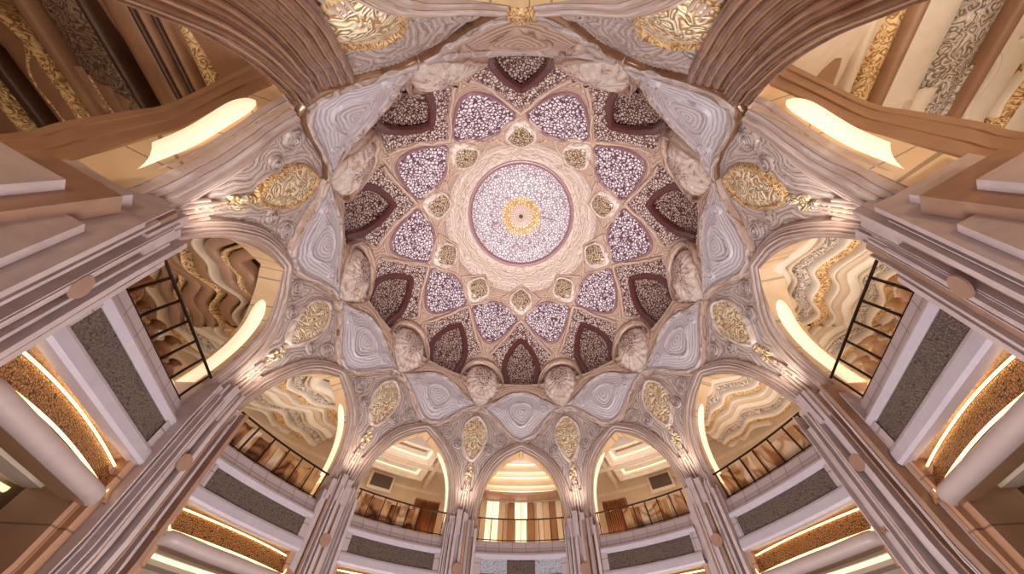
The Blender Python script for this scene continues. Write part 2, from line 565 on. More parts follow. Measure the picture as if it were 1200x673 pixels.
def arch_of(phi):
    if abs(phi) != 144: return ARCH
    A = np.vstack([A144, B144[1:]])
    return A if phi > 0 else (A * [-1, 1])[::-1]


WNAME = {0: 'front', 36: 'front_right', -36: 'front_left', 72: 'right_front', -72: 'left_front', 108: 'right', -108: 'left',
         144: 'right_back', -144: 'left_back', 180: 'back'}
roundels = [(7.6, 10.05, .42), (-7.6, 10.05, .42), (12.2, 9.35, .3), (-12.2, 9.35, .3)]


def bay_wall(phi):
    ARCH = arch_of(phi); foot = ARCH[0][1]; n = len(ARCH); top = 15.7; deep = 12.9 if abs(phi) == 144 else 11.3 if abs(phi) == 108 else 11.1
    L = np.linspace(0, 1, n); outer = []
    for u in L:
        a = min(u, 1 - u) * 2                                         # 0 foot, 1 crown
        if a < .62: q = (18, foot + (top - foot) * a / .62)
        else: q = (18 * (1 - (a - .62) / .38), top)
        outer.append((q[0] * (-1 if u < .5 else 1), q[1]))
    outer = np.array(outer); M = 44
    S = np.linspace(0, 1, M)[:, None, None]
    G = ARCH[None] * (1 - S) + outer[None] * S
    t, h = G[..., 0], G[..., 1]
    d = dist(ARCH, t, h, False)
    for cx, cy, _ in roundels: d = np.minimum(d, np.hypot((t - cx) * MX, h - cy))
    for sgn in (-18, 18):
        d = np.minimum(d, dist(np.array(GOLDP) + [sgn, 0], t, h))
        d = np.minimum(d, dist(np.array(TAILP) + [sgn, 0], t, h))
        d = np.minimum(d, dist(np.array(SHELLP) + [sgn, 0], t, h))
    d = np.minimum(d, dist(WHITEP, t, h))
    off = np.where(h > 14.2, -.3 * np.clip((h - 14.2) / .6, 0, 1), 0)
    off = off + .03 * np.sin(d * 19) * (h < 14)
    V = HALL(phi + t, h, off).reshape(-1, 3)
    o = mesh_obj('wall_' + WNAME[phi], V, grid(M, n), STONE, d=d.reshape(-1))
    struct(o)
    # reveal of the arch, running back from the hall wall to the gallery
    def at(r, t_, h_, wrp=True):
        p2, h2 = warp(phi + t_, h_) if wrp else (phi + t_, h_)
        return np.stack([r * np.sin(p2 * RAD), r * np.cos(p2 * RAD), h2 + Z0], -1)
    if deep < 12:
        rows = [at(r, ARCH[:, 0] * (1 - .015 * (r - 10.4)), ARCH[:, 1]) for r in np.linspace(10.42, deep, 6)]
        struct(mesh_obj('wall_reveal_' + WNAME[phi], np.vstack(rows), grid(6, n), INTR))
    else:
        bk = bez([(-16, 2.1), (-14.3, 5.2), (-12.7, 6.06), (-11, 7.0), (-9.7, 7.66), (-6.4, 8.4), (-1, 9.3), (4, 9.4), (8, 8.4), (10, 7), (11, 5), (11.6, 2.1)], 10)
        L_ = np.linspace(0, 1, n); q = np.linspace(0, 1, len(bk)); bk = np.stack([np.interp(L_, q, bk[:, 0]), np.interp(L_, q, bk[:, 1])], -1)
        if phi < 0: bk = (bk * [-1, 1])[::-1]
        f0, f1 = at(10.42, ARCH[:, 0], ARCH[:, 1]), at(12.0, bk[:, 0], bk[:, 1], False)
        mixr = lambda s_, dz=0: f0 * (1 - s_) + f1 * s_ + np.array([0, 0, dz])
        struct(mesh_obj('wall_reveal_' + WNAME[phi], np.vstack([mixr(s_) for s_ in np.linspace(0, .52, 4)]), grid(4, n), INTR))
        struct(mesh_obj('trim_reveal_' + WNAME[phi], np.vstack([mixr(s_, dz) for s_, dz in ((.52, 0), (.54, -.06), (.62, -.06), (.63, 0), (.72, .0), (.73, -.07), (.8, -.07), (.81, 0), (.9, 0), (.91, -.06), (1, -.06), (1, .4))]), grid(12, n), BROWN, smooth=False))
        deep = 12.05
    # gallery side of the wall, closes it at the back
    if deep == 12.05: return
    V = np.array([[(deep * math.sin((warp(phi + a, b)[0]) * RAD)), deep * math.cos(warp(phi + a, b)[0] * RAD), float(warp(phi + a, b)[1]) + Z0]
                  for row in G[:: 6].tolist() for a, b in row])
    struct(mesh_obj('wall_inner_' + WNAME[phi], V, grid(len(G[::6]), n), CREAM))


for p in FULL: bay_wall(p)


def dome_shell():
    T = np.arange(-180, 180, .6); H = np.concatenate([np.arange(15.4, 26.5, .12), np.arange(26.5, 30.3, .3)])
    Tg, Hg = np.meshgrid(T, H)
    tl = (Tg + 18) % 36 - 18; th = Tg % 36 - 18
    ins = inpoly(NARCHP, tl, Hg)
    dn = dist(NARCHP, tl, Hg)
    off = np.where(ins | (dn < .1), -.95, 0.0)
    d = np.minimum(np.minimum(dist(KITE, tl, Hg), dist(LAVP, th, Hg)), np.minimum(dist(SHELLP, th, Hg), dist(BEADP, tl, Hg)))
    V = HALL(Tg, Hg, off).reshape(-1, 3)
    k = int(np.searchsorted(H, 25.6)); n_ = len(T)
    struct(mesh_obj('ceiling_dome', V[:(k + 1) * n_], grid(k + 1, n_, True), TAN, d=d.reshape(-1)[:(k + 1) * n_], origin=(0, 0, 0)))
    struct(mesh_obj('ceiling_crown', V[k * n_:], grid(len(H) - k, n_, True), PALE, d=d.reshape(-1)[k * n_:], origin=(0, 0, 0)))


dome_shell()

# ------------------------------------------------------------------ dome ornament
def ring_obj(prof, mat, name, parent, n=160):
    """full ring of (r, h) points"""
    T = np.linspace(0, 2 * math.pi, n, endpoint=False)
    V = [(r * math.sin(a), r * math.cos(a), h + Z0) for r, h in prof for a in T]
    D = np.repeat(np.cumsum([0] + [math.hypot(prof[i + 1][0] - prof[i][0], prof[i + 1][1] - prof[i][1]) for i in range(len(prof) - 1)]), n)
    return mesh_obj(name, V, grid(len(prof), n, True), mat, parent, D)


md = thing('dome_medallion', 'round white lace medallion with gold rosette at the crown of the dome', 'medallion', (0, 0, 28.6 + Z0))
ring_obj([(7.35, 26.3), (7.2, 26.6), (6.95, 26.9), (6.95, 27.5), (6.7, 27.8), (6.75, 28.3), (6.4, 28.6), (6.45, 29.1), (6.1, 29.3), (6.0, 29.8)], PALE, 'rim', md)
ring_obj([(6.02, 29.5), (5.85, 29.45), (5.7, 29.6), (5.68, 29.9), (5.62, 30.1)], PLUM, 'inner_ring', md)
n = 120; rows = [(5.65, 29.95), (5.2, 30.2), (4.6, 30.36), (3.6, 30.42), (2.6, 30.38), (2.3, 30.3), (1.7, 30.5), (1.0, 30.75), (.5, 30.7), (.03, 30.5)]
ring_obj(rows, MEDAL, 'lace_disc', md, n)

for p in FULL:
    org = HALL(p, 15.5, 0).tolist()
    nl = thing('dome_niche', f'pointed maroon lattice niche {where(p)} of ten dome niches'.replace(' of the ring', ''), 'niche', org, 'lattice niches around the dome')
    # speckled spandrel panel of the kite, with its hole over the niche recess
    ko = resample([tuple(q) for q in KITE], 120); a0 = narch_out
    inner = resample(mirror([tuple(q) for q in narch_out[::-1]] + [(3, 15.55), (0, 15.55)]), 120)
    S = np.linspace(0, 1, 7)[:, None, None]; G = ko[None] * (1 - S) + inner[None] * S
    offs = np.array([.0, .10, .06, .03, .02, .02, .0])[:, None] * np.ones((1, 120))
    V = HALL(p + G[..., 0], G[..., 1], offs + .03).reshape(-1, 3)
    mesh_obj('lattice_field', V, grid(7, 120, True), NICHE, nl)
    path = np.vstack([((narch_out + narch) / 2) * [-1, 1], ((narch_out + narch) / 2)[::-1][1:]])
    V, F, D = sweep(HALL, p, path, [(-.24, -.4), (-.22, .1), (-.15, .17), (-.08, .13), (-.03, .22), (.05, .25), (.1, .18), (.17, .2), (.24, .12), (.26, -.1)])
    mesh_obj('arch_moulding', V, F, MAROON, nl, D)
    V, F, D = patch(HALL, p, NARCHP, [(1.2, -.05), (1.02, -.3), (.85, -.45), (.6, -.55), (.3, -.5), (.1, -.45)])
    mesh_obj('inner_panel', V, F, NICHE_IN, nl, D)
    frame = [(0, 22.95), (4, 22.25), (9, 20.95), (13, 19.85), (15.9, 19.0)]
    pf = np.vstack([resample(frame, 20, False)[::-1] * [-1, 1], resample(frame, 20, False)[1:]])
    V, F, D = sweep(HALL, p, pf, [(-.16, 0), (-.14, .14), (-.05, .2), (.05, .2), (.14, .14), (.16, 0)])
    mesh_obj('frame', V, F, TAN, nl, D)

for p in HALF:
    lv = thing('lattice_panel', f'rounded lavender and white lattice panel, {where(p)}', 'panel', HALL(p, 20.6, 0).tolist(), 'lavender panels around the dome crown')
    V, F, D = patch(HALL, p, LAVP, [(1.0, 0), (1.0, .05), (.9, .12), (.6, .2), (.3, .22), (.1, .22)])
    mesh_obj('lattice', V, F, LAV, lv, D)
    V, F, D = sweep(HALL, p, resample(LAVP, 90) , [(-.12, -.02), (-.12, .14), (-.06, .2), (.02, .18), (.05, .04)], True)
    mesh_obj('frame', V, F, PLUM, lv, D)

for p in FULL:
    dm = thing('diamond_boss', f'small gilded boss round the medallion, {where(p)}'.replace(' of the ring', ''), 'boss', HALL(p, 23.1, 0).tolist(), 'small bosses around the medallion')
    V, F, D = patch(HALL, p, BEADP, [(1.05, .1), (1.0, .2), (.8, .34), (.5, .44), (.2, .48)], 48)
    mesh_obj('lattice', V, F, BEAD, dm, D)
    V, F, D = sweep(HALL, p, resample(BEADP, 60), [(-.34, .02), (-.3, .2), (-.16, .26), (-.04, .3), (.03, .16)], True)
    mesh_obj('inner_frame', V, F, PALE, dm, D)
    V, F, D = sweep(HALL, p, resample(DIAP, 80), [(-.14, -.02), (-.1, .16), (0, .22), (.1, .16), (.14, -.02)], True)
    mesh_obj('outer_frame', V, F, TAN, dm, D)

for p in HALF:
    sh = thing('shell_bracket', f'bulbous carved shell bracket at the dome rim, {where(p)}', 'bracket', HALL(p, 11.95, 0).tolist(), 'shell brackets along the dome rim')
    so = resample(SHELLP, 96); go = resample(GAPP, 96)
    rows, offs = [], []
    for s, of in ((0, -.2), (0, .1), (.12, .35), (.3, .55), (.5, .62), (.7, .55), (.8, .35), (.8, .1)):
        rows.append(so * (1 - s) + go * s); offs.append(np.full(96, of))
    taper = lambda h: np.interp(h, [12, 13, 15.5, 18.3], [.25, .55, 1, .75])
    G = np.array(rows); O = np.array(offs) * taper(G[..., 1])
    mesh_obj('rolled_rim', HALL(p + G[..., 0], G[..., 1], O).reshape(-1, 3), grid(len(rows), 96, True), TAN, sh, np.repeat(np.arange(len(rows)) * .12, 96))
    V, F, D = patch(HALL, p, GAPP, [(1.0, .1), (.7, .06), (.3, .04)], 60)
    mesh_obj('dark_backing', V, F, NICHE_IN, sh, D)
    co = resample(COREP, 72); c = co.mean(0); rows = []; offs = []
    for s, of in ((1.08, 0.05), (1.05, .35), (.94, .6), (.75, .78), (.45, .88), (.2, .9)):
        rows.append(c + (co - c) * s); offs.append(np.full(72, of))
    G = np.array(rows); O = np.array(offs) * taper(G[..., 1])
    O = O + .04 * np.cos(np.arange(72) * math.pi * 2 * 18 / 72)[None] * (O > .2)
    bo = mesh_obj('bulb', HALL(p + G[..., 0], G[..., 1], O).reshape(-1, 3), grid(6, 72, True) + [tuple(5 * 72 + j for j in range(72))], PALE, sh, O.reshape(-1))
    rows = [c + [0, .5] + (co - c) * s for s in (.62, .6, .4, .15)]
    G = np.array(rows); O = np.array([np.full(72, q) for q in (.78, .86, .93, .96)]) * taper(G[..., 1])
    mesh_obj('lace_patch', HALL(p + G[..., 0], G[..., 1], O).reshape(-1, 3), grid(4, 72, True) + [tuple(3 * 72 + j for j in range(72))], BULB, bo)

# white lace pendentives, one above every arch
for p in FULL:
    wp = thing('pendentive_panel', f'white carved pendentive panel {where(p)} below the dome rim'.replace(' of the ring', ''), 'panel', HALL(p, 10.0, 0).tolist(), 'white pendentive panels above the arches')
    P = resample(WHITEP, 140)
    V, F, D = patch(HALL, p, WHITEP, [(1.0, 0), (1.0, .14), (.97, .2), (.94, .12), (.8, .16), (.5, .24), (.25, .26), (.1, .26)], 140)
    mesh_obj('lace_field', V, F, WHITE if p != 180 else TAN, wp, D)
    V, F, D = sweep(HALL, p, P, [(-.1, -.05), (-.1, .22), (-.02, .3), (.06, .28), (.1, .12)], True)
    mesh_obj('border', V, F, STONE, wp, D)
    cen = chaikin(mirror([(0, 13.3), (4.5, 12.9), (6, 12.3), (3.6, 11.5), (0, 10.9)]), 2)
    V, F, D = patch(HALL, p, cen, [(1.05, .2), (1.0, .33), (.93, .3), (.9, .26), (.5, .32), (.1, .34)], 60)
    mesh_obj('centre_boss', V, F, WHITE if p != 180 else TAN, wp, D)
    if p == 180:
        V, F, D = patch(HALL, p, chaikin([(0, 10.15), (-2.1, 9.75), (-1.1, 9.3), (0, 9.5), (1.1, 9.3), (2.1, 9.75)], 2), [(1.2, .1), (1.15, .34), (.9, .38), (.8, .3), (.5, .4), (.1, .44)], 60)
        mesh_obj('heart_boss', V, F, GOLD2, wp, D)
    for sg in (1, -1):
        tri = chaikin([(sg * 8.0, 12.9), (sg * 12.0, 12.5), (sg * 9.3, 11.8)], 2)
        V, F, D = patch(HALL, p, tri, [(1.1, .15), (1.0, .3), (.8, .3), (.7, .24), (.4, .3), (.1, .32)], 36)
        mesh_obj('side_boss', V, F, WHITE if p != 180 else TAN, wp, D)
    # scalloped rim between this panel and the dome
    top = [(11.5, 14.9), (9, 14.95), (6, 15.25), (3, 15.4), (0, 15.42)]; bot = [(13, 13.1), (10.5, 13.35), (7, 14.0), (3.5, 14.4), (0, 14.5)]
    tp = resample(top + [(-a, b) for a, b in top[::-1][1:]], 60, False); bt = resample(bot + [(-a, b) for a, b in bot[::-1][1:]], 60, False)
    rows = [bt * (1 - s) + tp * s for s in np.linspace(0, 1, 9)]
    G = np.array(rows); O = np.array([0, .2, .34, .3, .38, .5, .46, .3, 0])[:, None] * np.ones((1, 60)) * (.15 if abs(p) > 140 else .45 if abs(p) > 100 else .8)
    mesh_obj('rim_band', HALL(p + G[..., 0], G[..., 1], O).reshape(-1, 3), grid(9, 60), TAN, wp, np.repeat(np.arange(9) * .13, 60))

# gilded spandrel panels, one between every two arches
for p in HALF:
    gp = thing('gilded_panel', f'teardrop gilded scrollwork panel between arches, {where(p)}', 'panel', HALL(p, 6.8, 0).tolist(), 'gilded spandrel panels between the arches')
    if abs(p) == 162:
        out = chaikin(mirror([(0, 9.8), (3, 9.5), (4.8, 8.3), (3.2, 6.9), (0, 6.4)]), 2); tail = None
    else: out = chaikin(GOLDP, 1); tail = TAILP
    V, F, D = patch(HALL, p, out, [(1.0, 0), (1.0, .1), (.9, .12), (.5, .2), (.1, .22)], 72)
    mesh_obj('scrollwork', V, F, GOLD, gp, D)
    V, F, D = sweep(HALL, p, resample(out, 72), [(-.1, 0), (-.08, .16), (0, .22), (.07, .14), (.08, .04)], True)
    mesh_obj('frame', V, F, GOLD2 if abs(p) > 100 else PALE, gp, D)
    if tail is not None:
        parts = []
        for j, (tt, hh, rr) in enumerate([(0, 8.2, .17), (.7, 7.85, .15), (-.7, 7.75, .15), (0, 7.45, .15), (.5, 7.1, .12), (-.4, 6.95, .1), (0, 6.65, .09)]):
            a = np.linspace(0, 2 * math.pi, 16, endpoint=False)
            o2 = [(tt + rr / MX * math.cos(q), hh + rr * 1.35 * math.sin(q)) for q in a]
            parts.append(patch(HALL, p, o2, [(1.0, 0), (.95, .1), (.6, .18), (.2, .1)], 16))
        V, F, D = join(parts); mesh_obj('drop_scrolls', V, F, GOLD, gp, D)

# mouldings of every arch, roundels beside them
for p in FULL:
    am = thing('arch_moulding', f'stepped blush stone moulding framing {bay(p)}', 'moulding', HALL(p, 4.85, 0).tolist(), 'mouldings framing the arches')
    for wd0, wd1, o0, o1, st, mt, nm in ((-.02, -.28, .08, .22, 2, MOULD, 'inner_roll'), (-.28, -.66, .28, .14, 4, MOULD, 'outer_roll')):
        pr = [(wd0, -.15)] + stepped(wd0, wd1, st, o0, o1) + [(wd1, -.02)]
        AR = arch_of(p)
        if abs(p) != 144:
            V, F, D = sweep(HALL, p, AR, pr); mesh_obj(nm, V, F, mt, am, D)
            continue
        k = int(np.argmax(AR[:, 1])); halves = [AR[:k + 1], AR[k:]]
        if p < 0: halves = halves[::-1]
        if nm == 'outer_roll': pr = [(-.28, -.15)] + stepped(-.28, -.95, 5, .3, .1) + [(-.97, -.02)]
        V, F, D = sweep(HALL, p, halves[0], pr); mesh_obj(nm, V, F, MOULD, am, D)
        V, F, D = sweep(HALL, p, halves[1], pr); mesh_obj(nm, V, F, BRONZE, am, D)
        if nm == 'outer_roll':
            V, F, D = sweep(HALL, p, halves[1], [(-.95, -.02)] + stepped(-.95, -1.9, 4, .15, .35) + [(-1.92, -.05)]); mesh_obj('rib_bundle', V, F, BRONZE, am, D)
    for (tt, hh, rr) in roundels:
        a = np.linspace(0, 2 * math.pi, 40, endpoint=False)
        o2 = [(tt + rr / MX * math.cos(q), hh + rr * math.sin(q)) for q in a]
        prof = []
        for i in range(22):
            s = 1 - i / 22; prof.append((s, .06 + .05 * math.cos(i * 1.45) + .05 * (1 - s)))
        V, F, D = patch(HALL, p, o2, [(1.0, -.02)] + prof, 40)
        mesh_obj('spiral_roundel', V, F, STONE, am, D)
    # ogee ribs that cross above the point of the arch
    for sg in (1, -1):
        rb = bez([(sg * 17.8, 12.15), (sg * 13.5, 11.95), (sg * 9.8, 11.35), (sg * 6.4, 10.65), (sg * 3, 10.1), (0, 9.82), (-sg * 3, 9.6)], 8)
        V, F, D = sweep(HALL, p, rb, roll(.16, .2))
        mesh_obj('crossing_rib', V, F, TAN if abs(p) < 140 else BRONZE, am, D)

# glowing panels added to imitate the glow on the side arch reveals
PANEL = glow('added_reveal_glow', (255, 232, 198), .82)
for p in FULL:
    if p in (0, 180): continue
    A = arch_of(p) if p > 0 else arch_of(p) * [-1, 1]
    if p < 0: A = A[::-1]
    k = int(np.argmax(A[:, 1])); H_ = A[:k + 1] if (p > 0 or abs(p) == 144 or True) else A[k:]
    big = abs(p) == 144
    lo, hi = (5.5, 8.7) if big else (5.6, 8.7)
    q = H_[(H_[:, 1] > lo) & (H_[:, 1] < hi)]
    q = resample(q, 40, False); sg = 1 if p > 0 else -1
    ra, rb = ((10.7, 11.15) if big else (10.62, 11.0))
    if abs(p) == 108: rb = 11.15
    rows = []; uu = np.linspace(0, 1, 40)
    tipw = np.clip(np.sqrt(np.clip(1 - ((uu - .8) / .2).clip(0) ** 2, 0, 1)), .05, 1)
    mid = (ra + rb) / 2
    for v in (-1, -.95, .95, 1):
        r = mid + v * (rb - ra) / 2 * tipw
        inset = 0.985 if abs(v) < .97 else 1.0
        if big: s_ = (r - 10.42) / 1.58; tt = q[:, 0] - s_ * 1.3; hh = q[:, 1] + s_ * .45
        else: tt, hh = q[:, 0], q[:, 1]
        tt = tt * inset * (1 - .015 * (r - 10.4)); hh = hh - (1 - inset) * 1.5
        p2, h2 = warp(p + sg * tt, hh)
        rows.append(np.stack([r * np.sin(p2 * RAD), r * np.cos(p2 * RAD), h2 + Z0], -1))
    o = mesh_obj('added_glow_panel', np.vstack(rows), grid(4, 40), PANEL)
    tag(o, f'long added cream glow panel inside {bay(p)}', 'light', 'added glow panels in the arch reveals')

# ------------------------------------------------------------------ piers between the bays
def plean(h): return float(np.interp(h, [1.4, 6], [-.35, .95]))


for p in HALF:
    rng = random.Random(int(abs(p)))
    pr = thing('pier', f'fluted stone pier, {where(p)}, rising beside the balconies', 'pier', cyl(p, 9.4, -Z0), 'fluted piers between the bays')
    out_ = 1.15 if abs(p) == 162 else 0
    lean_ = plean if not out_ else (lambda h: 0)
    parts, br, tn = [], [], []
    t = -4.9
    while t < 4.8:
        wv = rng.choice([.14, .2, .3, .45, .8]); dpt = rng.choice([0, .08, .16, .26, .4]); tp = (5.45 if not out_ else 4.4) + rng.choice([0, .15, .3, .5, -.3, .05])
        if abs(t) > 3.6: tp -= .3
        bx = pbox(p, t, min(t + wv, 4.95), -Z0, tp, 8.85 + dpt + out_, 10.42, 1, 6, lean_)
        (br if rng.random() < .22 else parts).append(bx); t += wv + .03
    V, F, D = join(parts); fs = mesh_obj('fluted_shaft', V, F, PIER, pr, smooth=False)
    V, F, D = join(br); mesh_obj('brown_flutes', V, F, PIER2, fs, smooth=False)
    for sg in (1, -1):
        if out_: continue
        for ta, tb, ht, rr in ((5.0, 6.1, 4.1, 9.1), (6.1, 7.2, 3.1, 9.25)):
            bx = pbox(p, sg * ta, sg * tb, -Z0, ht, rr, 10.35, 1, 6, plean)
            mesh_obj('cladding', bx[0], bx[1], PIER if abs(p) == 126 else PIERT, pr, smooth=False)
        if abs(p) == 126 and sg * p > 0:     # stone blocks beside the huge arch
            for ta, tb, ht, rr, mt in ((5.0, 7.4, 4.75, 9.75, PIER2), (3.5, 6.0, 5.1, 9.95, PIER), (6.0, 8.6, 4.3, 10.0, PIER)):
                bx = pbox(p, sg * ta, sg * tb, -Z0, ht, rr, 10.8, 2, 6); mesh_obj('side_block', bx[0], bx[1], mt, pr, smooth=False)
    # capital blocks, a stepped crown where the ribs of the arches start
    cb = [pbox(p, a, b, 5.0, tt, 8.9 + q + out_, 10.5, 1, 2, lean_) for a, b, tt, q in ((-3.9, -2.2, 5.75, .15), (-2.0, -.4, 6.0, .0), (.1, 1.6, 5.9, .05), (1.9, 3.8, 5.7, .18))]
    if out_: cb = []
    if cb: V, F, D = join(cb); mesh_obj('capital', V, F, PIER, pr, smooth=False)
    # clustered colonnettes above the capital, running up into the arches
    cl = []
    for tt in (-3.3, -2.2, -1.1, 0, 1.1, 2.2, 3.3):
        if out_ and abs(tt) > 2: continue
        path = [(tt * (1 + .0 * q), 5.3 + q * (2.2 - abs(tt) * .25)) for q in np.linspace(0, 1, 12)]
        path = [(tt * np.interp(h, [5.3, 6.8, 8.2], [1, .75, .45]), h) for _, h in path]
        cl.append(sweep(HALL, p, path, roll(.17, .17, 6, .02)))
    V, F, D = join(cl); mesh_obj('colonnettes', V, F, MOULD, pr, D)
    # small oval plaque low on the shaft
    a = np.linspace(0, 2 * math.pi, 28, endpoint=False)
    V = [(0, 0, 0)]; V = []
    for s, rr in ((1.0, 8.86), (.95, 8.83), (.3, 8.83)):
        for q in a:
            hh = 3.75 + .2 * s * math.sin(q); V.append(cyl(float(warp(p, 3)[0]) + 1.4 * s * math.cos(q), rr + out_ + lean_(hh), hh))
    mesh_obj('oval_plaque', V, grid(3, 28, True) + [tuple(2 * 28 + j for j in range(28))], PIER2, pr, smooth=False)

# ------------------------------------------------------------------ balconies
BAYS = [0, 36, -36, 72, -72, 108, -108, 144, -144]
rect = lambda t, a, b: [(-t, a), (t, a), (t, b), (-t, b)]


def dens(pts, step=1.0, closed=True):
    P = np.array(pts, float); out = []
    n_ = len(P)
    for i in range(n_ if closed else n_ - 1):
        a, b = P[i], P[(i + 1) % n_]; k = max(1, int(np.hypot(*((b - a) * [MX, 1])) / (.18 * step)))
        out += [a + (b - a) * j / k for j in range(k)]
    return np.array(out)


for p in BAYS:
    B = bay(p)
    if abs(p) == 144: continue
    bl = thing('balcony_parapet', f'lilac white balcony parapet with grey lattice below {B}', 'parapet', cyl(p, 9.6, 3.2), 'balcony parapets between the piers')
    V, F, D = revolve(p, [(10.9, 4.9), (10.3, 4.96), (10.0, 4.97), (9.9, 4.9), (9.66, 4.47), (9.6, 4.46)], -13.2, 13.2); mesh_obj('coping_band', V, F, LILAC, bl, smooth=False)
    V, F, D = revolve(p, [(9.66, 4.47), (9.5, 4.44), (9.43, 4.36), (9.44, 4.2), (9.5, 4.2)], -13.2, 13.2); mesh_obj('upper_ledge', V, F, COPE, bl, smooth=False)
    V, F, D = revolve(p, [(9.55, 4.3), (9.36, 3.6), (9.24, 3.3)], -13.2, 13.2); mesh_obj('backing', V, F, LILAC, bl, smooth=False)
    for a, b in ((-13.3, -11.5), (11.5, 13.3)):
        V, F, D = revolve(p, [(9.5, 4.38), (9.42, 4.2), (9.24, 3.55)], a, b, 4); mesh_obj('end_panel', V, F, LILAC, bl, smooth=False)
    if p == 0:
        for a, b, mt in ((-11.6, -4.0, GREYB), (-3.9, 3.9, GREY), (4.0, 11.6, GREYB)):
            V, F, D = revolve(p, [(9.46, 4.2), (9.32, 3.72)], a, b, 10); mesh_obj('lattice_panel', V, F, mt, bl)
    else:
        V, F, D = revolve(p, [(9.46, 4.2), (9.3, 3.66)], -11.6, 11.6, 24); mesh_obj('lattice_panel', V, F, GREY, bl)
    V, F, D = revolve(p, [(9.36, 3.68), (9.2, 3.62), (9.14, 3.55), (9.05, 3.34), (9.08, 3.28), (9.3, 3.27)], -13.2, 13.2); mesh_obj('lower_ledge', V, F, COPE, bl, smooth=False)

    cv = thing('light_cove', f'glowing woven gold cove band under the parapet of {B}', 'cove', cyl(p, 9.4, 2.5), 'gold cove bands below the balconies')
    V, F, D = revolve(p, [(9.1, 3.3), (9.35, 3.34), (9.6, 3.28), (9.62, 3.2)], -13.4, 13.4); mesh_obj('textured_soffit', V, F, TEXT, cv)
    so = chaikin([(-12.2, 3.2), (12.2, 3.2), (12.6, 2.95), (12.0, 2.72), (-12.0, 2.72), (-12.6, 2.95)], 2)
    def strip_patch(y0, y1, off):
        T = np.linspace(-12.3, 12.3, 50); k = 6
        V = np.vstack([STRIP(p + T * (1 if i < 5 else .985), np.full(50, y0 + (y1 - y0) * i / (k - 1)), off) for i in range(k)])
        return V, grid(k, 50)
    V, F = strip_patch(3.18, 2.7, -.02); mesh_obj('woven_panel', V, F, WEAVE, cv)
    path = dens([(-12.3, 3.2), (12.3, 3.2), (12.75, 3.08), (12.6, 2.84), (12.1, 2.7), (-12.1, 2.7), (-12.6, 2.84), (-12.75, 3.08)])
    V, F, D = sweep(STRIP, p, path, roll(.035, .03, 5, -.01), True, mx=9.2 * RAD); mesh_obj('glow_line', V, F, COVE, cv)
    for sg in (1, -1):   # ribbed fan closing the end of the cove against the pier
        fr = [sweep(STRIP, p, [(sg * (12.9 + j * .22), 3.26 - j * .01), (sg * (13.0 + j * .3), 2.95), (sg * (12.7 + j * .42), 2.55)], roll(.07, .05, 4, 0), mx=9.2 * RAD) for j in range(7)]
        V, F, D = join(fr); mesh_obj('ribbed_end', V, F, TEXT, cv)

    sf = thing('rounded_shelf', f'smooth rounded soffit edge under the gold cove of {B}', 'soffit', cyl(p, 9.2, 2.0), 'rounded soffits below the coves')
    rf = lambda t, r, h: .5 * max(0, (abs(t) - 10.5) / 3.2) ** 2 if r < 9.3 else 0
    V, F, D = revolve(p, [(9.2, 2.72), (9.0, 2.7), (8.88, 2.68), (8.8, 2.62), (8.77, 2.54), (8.79, 2.47), (8.86, 2.42), (8.95, 2.41)], -14, 14, 36, rfun=rf)
    mesh_obj('rounded_edge', V, F, SHELF, sf)
    V, F, D = revolve(p, [(9.35, 2.42), (9.38, 2.75), (10.0, 2.75), (10.02, 2.6), (10.4, 2.6), (10.42, 2.8), (11.2, 2.8), (11.22, 2.55), (11.7, 2.55), (11.72, 2.7), (12.6, 2.7), (12.62, 2.35), (13.5, 2.35)], -18, 18, 36); mesh_obj('soffit', V, F, CREAM, sf, smooth=False)
    V, F, D = revolve(p, [(8.95, 2.41), (9.35, 2.42)], -14, 14, 36, rfun=rf); mesh_obj('shade_brown_underside', V, F, BROWN, sf, smooth=False)  # brown colour stands for the shade beneath the shelf
    V, F, D = revolve(p, [(11.2, 2.74), (11.18, 2.68), (11.22, 2.64)], -13, 13, 24); mesh_obj('cove_strip', V, F, COVEW, sf)
    # ground floor wall below
    V, F, D = revolve(p, [(13.5, 2.35), (13.5, 1.5), (13.3, 1.45), (13.3, 1.2), (13.4, -Z0)], -18, 18, 24)
    struct(mesh_obj('wall_ground_' + WNAME[p], V, F, DKBROWN if abs(p) == 108 else CREAM, smooth=False))

    # railing
    rl = thing('railing', f'thin bronze and glass railing of {B}', 'railing', cyl(p, 10.15, 4.97), 'balcony railings')
    def tube(r, h, t0, t1, q=.028, n_=24):
        return revolve(p, [(r + q * math.cos(a), h + q * math.sin(a)) for a in np.linspace(0, 2 * math.pi, 8, endpoint=False)], t0, t1, n_, closed=True)
    V, F, D = tube(10.13, 5.87, -13.3, 13.3, .032); mesh_obj('top_rail', V, F, METAL, rl)
    V, F, D = tube(10.13, 5.06, -13.3, 13.3, .02); mesh_obj('bottom_rail', V, F, METAL, rl)
    npost = 7 if abs(p) > 50 else 8
    for j in range(npost):
        tt = -12.6 + 25.2 * j / (npost - 1)
        bx = pbox(p, tt - .12, tt + .12, 4.96, 5.86, 10.1, 10.16, 1, 2); mesh_obj('post', bx[0], bx[1], METAL, rl, smooth=False)
    bx = pbox(p, -12.6, 12.6, 5.1, 5.8, 10.125, 10.137, 24, 1); mesh_obj('glass_panel', bx[0], bx[1], GLASS, rl, smooth=False)

